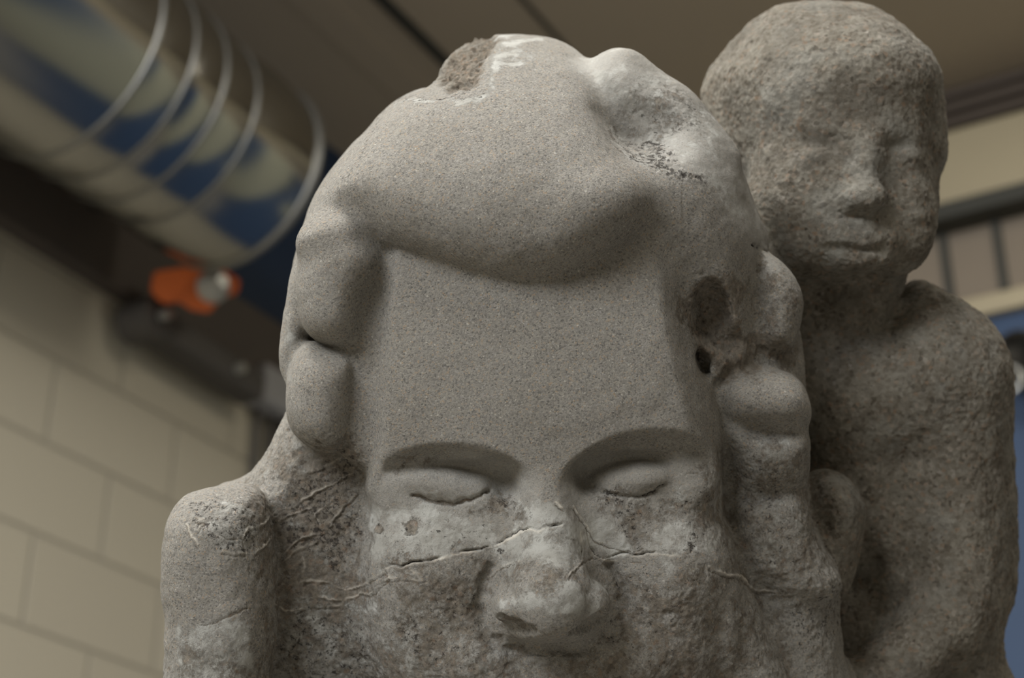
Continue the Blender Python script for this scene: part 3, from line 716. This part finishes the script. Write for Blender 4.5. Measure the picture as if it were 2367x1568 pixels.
# creases round the wings of the nose, nostrils, corners
groove([(1134,1310),(1112,1355),(1106,1405),(1124,1470),(1185,1504),(1270,1514),(1355,1504),(1420,1466),(1442,1410),(1438,1355),(1412,1310)], 18, .16, HEAD)
groove([(1158,1424),(1182,1440),(1208,1453),(1234,1463)], 10, .16, HEAD)
s_, w_, _ = line_w([(1158,1426),(1182,1442),(1208,1456),(1232,1466)], 9); A_dirt_shade[s_] = np.maximum(A_dirt_shade[s_], .7*w_)  # left nostril slit darkened in colour to read as shade
groove([(1396,1418),(1372,1438),(1350,1452),(1322,1464)], 10, .16, HEAD)
groove([(1225,1300),(1195,1345),(1185,1375)], 16, .05, HEAD)
groove([(1325,1300),(1352,1340),(1362,1370)], 16, .05, HEAD)
D += 0
Pu2 = Pu + Nn*D[:, None]
# ---- statue object
ORI = Matrix.Translation((0, 0, CAMZ)) @ Matrix.Rotation(PITCH, 4, 'X') @ Matrix.Translation((0, DU*U, 0))
statue = thing('stone_statue', 'weathered grey stone statue of a bowed head with a smaller figure at its shoulder', 'statue', ORI)
co = (Pu2*U).astype(np.float32)
# smooth vertex normals of the displaced surface
tri = co[Q]; fn = np.cross(tri[:, 2]-tri[:, 0], tri[:, 3]-tri[:, 1])
vn = np.zeros_like(co)
for k in range(4):
    for a in range(3): vn[:, a] += np.bincount(Q[:, k], weights=fn[:, a], minlength=len(co))
if (vn*Nn).sum() < 0: Q = Q[:, ::-1].copy(); vn = -vn
vn /= np.maximum(np.linalg.norm(vn, axis=1), 1e-12)[:, None]
def stone_material():
    m, nt, b = mat('weathered_stone'); N = nt.nodes; L = nt.links
    tc = N.new('ShaderNodeTexCoord')
    def att(n): a = N.new('ShaderNodeAttribute'); a.attribute_name = n; return a.outputs['Fac']
    def noise(sc_, det=3, rough=.55, off=0):
        n = N.new('ShaderNodeTexNoise'); n.inputs['Scale'].default_value = sc_; n.inputs['Detail'].default_value = det; n.inputs['Roughness'].default_value = rough
        if off:
            mp = N.new('ShaderNodeMapping'); mp.inputs['Location'].default_value = (off, off*.7, -off); L.new(tc.outputs['Object'], mp.inputs[0]); L.new(mp.outputs[0], n.inputs['Vector'])
        else: L.new(tc.outputs['Object'], n.inputs['Vector'])
        return n.outputs['Fac']
    def rng(x, a, b_, c=0, d=1, smooth=True):
        r = N.new('ShaderNodeMapRange'); r.interpolation_type = 'SMOOTHSTEP' if smooth else 'LINEAR'
        r.inputs['From Min'].default_value = a; r.inputs['From Max'].default_value = b_; r.inputs['To Min'].default_value = c; r.inputs['To Max'].default_value = d
        L.new(x, r.inputs['Value']); return r.outputs['Result']
    def mth(op, x, y, cl=False):
        r = N.new('ShaderNodeMath'); r.operation = op; r.use_clamp = cl
        for s, v in zip(r.inputs, (x, y)):
            if isinstance(v, (int, float)): s.default_value = v
            else: L.new(v, s)
        return r.outputs[0]
    def mix(f, a, b_):
        r = N.new('ShaderNodeMix'); r.data_type = 'RGBA'
        for s, v in (('Factor', f), ('A', a), ('B', b_)):
            if isinstance(v, tuple): r.inputs[s].default_value = v + (1,)
            elif isinstance(v, (int, float)): r.inputs[s].default_value = v
            else: L.new(v, r.inputs[s])
        return r.outputs['Result']
    pale, dirt_shade, black, rough, vein, coarse = [att(n) for n in ('pale', 'dirt_shade', 'black', 'rough', 'vein', 'coarse')]
    # base tone with broad variation
    col = mix(rng(noise(22, 4), .35, .65), (0.282, 0.270, 0.240), (0.362, 0.352, 0.320))
    # sand grains
    vo = N.new('ShaderNodeTexVoronoi'); vo.inputs['Scale'].default_value = 1050; L.new(tc.outputs['Object'], vo.inputs['Vector'])
    sp = N.new('ShaderNodeSeparateColor'); L.new(vo.outputs['Color'], sp.inputs[0])
    cr = N.new('ShaderNodeValToRGB'); L.new(sp.outputs[0], cr.inputs[0]); e = cr.color_ramp
    e.elements[0].position = 0; e.elements[0].color = (0.10, 0.095, 0.085, 1)
    e.elements[1].position = 1; e.elements[1].color = (0.62, 0.58, 0.50, 1)
    for p_, c_ in ((.10, (.22, .205, .18, 1)), (.5, (.33, .31, .27, 1)), (.84, (.40, .37, .31, 1)), (.90, (.44, .32, .20, 1)), (.94, (.36, .34, .32, 1)), (.985, (.42, .40, .36, 1))):
        q = e.elements.new(p_); q.color = c_
    gr = mth('MULTIPLY', rough, .64, True)
    col = mix(gr, col, cr.outputs[0])
    # coarse stone: larger grains, brown and dark spots
    vc = N.new('ShaderNodeTexVoronoi'); vc.inputs['Scale'].default_value = 400; L.new(tc.outputs['Object'], vc.inputs['Vector'])
    sp2 = N.new('ShaderNodeSeparateColor'); L.new(vc.outputs['Color'], sp2.inputs[0])
    cr2 = N.new('ShaderNodeValToRGB'); L.new(sp2.outputs[1], cr2.inputs[0]); e = cr2.color_ramp
    e.elements[0].position = 0; e.elements[0].color = (0.055, 0.045, 0.035, 1)
    e.elements[1].position = 1; e.elements[1].color = (0.44, 0.41, 0.36, 1)
    for p_, c_ in ((.12, (.18, .155, .12, 1)), (.5, (.262, .240, .195, 1)), (.85, (.34, .315, .265, 1)), (.93, (.33, .22, .14, 1))):
        q = e.elements.new(p_); q.color = c_
    cm = mix(rng(noise(60, 5, .7, 3), .40, .62), (0.140, 0.120, 0.090), (0.270, 0.250, 0.205))
    cm = mix(.5, cm, cr2.outputs[0])
    cm = mix(rng(noise(26, 4, .6, 41), .42, .68, 0, .45), cm, (0.105, 0.092, 0.072))
    cm = mix(rng(noise(20, 5, .7, 47), .50, .66, 0, .35), cm, (0.300, 0.300, 0.268))
    col = mix(coarse, col, cm)
    # pale cement skin, broken up
    n1 = noise(70, 9, .78, 5)
    pm = rng(mth('ADD', pale, mth('MULTIPLY', mth('SUBTRACT', n1, .5), 2.4)), .50, .82)
    skin = mix(rng(noise(45, 4, .6, 8), .35, .65), (0.315, 0.308, 0.275), (0.400, 0.397, 0.365))
    col = mix(pm, col, skin)
    # brown dirt and painted shade
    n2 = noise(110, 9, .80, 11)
    dm = rng(mth('ADD', dirt_shade, mth('MULTIPLY', mth('SUBTRACT', n2, .5), 3.2)), .48, .86)
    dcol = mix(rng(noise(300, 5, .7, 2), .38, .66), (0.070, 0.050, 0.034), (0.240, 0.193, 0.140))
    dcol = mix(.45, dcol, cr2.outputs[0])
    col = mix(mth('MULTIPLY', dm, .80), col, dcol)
    # dark pores between the sand grains
    po = rng(noise(900, 3, .7, 29), .60, .72)
    col = mix(mth('MULTIPLY', po, mth('MULTIPLY', rough, .60)), col, (0.10, 0.09, 0.075))
    # black lichen specks
    
    n3 = noise(280, 8, .78, 17)
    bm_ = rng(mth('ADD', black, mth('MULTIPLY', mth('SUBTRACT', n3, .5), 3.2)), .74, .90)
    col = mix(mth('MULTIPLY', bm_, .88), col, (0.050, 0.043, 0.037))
    # pale lime veins along the cracks
    col = mix(mth('MULTIPLY', vein, rng(noise(260, 3), .3, .5, .5, 1.0)), col, (0.66, 0.61, 0.52))
    L.new(col, b.inputs['Base Color']); b.inputs['Roughness'].default_value = 0.92
    b.inputs['Specular IOR Level'].default_value = 0.25
    # relief
    h1 = mth('MULTIPLY', mth('SUBTRACT', 1.0, vo.outputs['Distance']), .18)
    h2 = noise(1000, 5, .78, 33)
    hh = mth('SUBTRACT', mth('ADD', h1, mth('MULTIPLY', h2, 1.5)), mth('MULTIPLY', po, .5))
    keep = mth('SUBTRACT', 1.0, mth('MULTIPLY', pm, .75))
    hh = mth('MULTIPLY', mth('MULTIPLY', hh, mth('ADD', mth('MULTIPLY', rough, 1.5), .25)), keep)
    hc = mth('MULTIPLY', mth('MULTIPLY', noise(330, 4, .7, 4), coarse), 1.5)
    hs = mth('ADD', mth('MULTIPLY', pm, .55), mth('MULTIPLY', dm, -.7))
    hs = mth('ADD', hs, mth('MULTIPLY', bm_, -.8)); hs = mth('ADD', hs, mth('MULTIPLY', noise(180, 6, .7, 23), .9))
    tot = mth('ADD', mth('ADD', hh, hc), hs)
    bp = N.new('ShaderNodeBump'); bp.inputs['Strength'].default_value = .75; bp.inputs['Distance'].default_value = .0011
    L.new(tot, bp.inputs['Height']); L.new(bp.outputs['Normal'], b.inputs['Normal'])
    return m
M_stone = stone_material()
A_rough = np.clip(A_rough, 0, 1); A_black = np.where(A_black > 1, A_black, A_black*.90)
coarse = np.maximum(fig.astype(np.float32), S_PATCH)
names = {HEAD: ('head', None), HAIR: ('hair', 'swept back wavy hair with a large rolled quiff'), ARM: ('arm', 'raised arm at the left'),
         FIG: ('small_figure', 'smaller figure of coarse brown stone looking over the shoulder'), TORSO: ('torso', 'rough stained stone between head and arm')}
fl = lab[Q]
flab = np.where((fl[:, 0] == fl[:, 1]) | (fl[:, 0] == fl[:, 2]), fl[:, 0], np.where(fl[:, 1] == fl[:, 2], fl[:, 1], fl[:, 3]))
for part, (nm, lb) in names.items():
    q = Q[flab == part]
    if not len(q): continue
    u, inv = np.unique(q, return_inverse=True); q = inv.reshape(-1, 4)
    me = bpy.data.meshes.new(nm); me.vertices.add(len(u)); me.vertices.foreach_set('co', co[u].ravel())
    me.loops.add(len(q)*4); me.loops.foreach_set('vertex_index', q.ravel().astype(np.int32))
    me.polygons.add(len(q)); me.polygons.foreach_set('loop_start', np.arange(0, len(q)*4, 4, dtype=np.int32))
    me.polygons.foreach_set('loop_total', np.full(len(q), 4, np.int32))
    me.update(calc_edges=True)
    me.polygons.foreach_set('use_smooth', np.ones(len(q), bool))
    for an, av in (('pale', A_pale), ('dirt_shade', A_dirt_shade), ('black', A_black), ('rough', A_rough), ('vein', A_vein), ('coarse', coarse)):
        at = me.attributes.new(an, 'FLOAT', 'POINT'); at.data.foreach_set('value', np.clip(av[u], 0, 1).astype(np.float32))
    me.normals_split_custom_set_from_vertices(vn[u].tolist())
    me.materials.append(M_stone)
    o = bpy.data.objects.new(nm, me); C.objects.link(o); o.parent = statue
    if lb: o['label'] = lb
    print(nm, len(u))
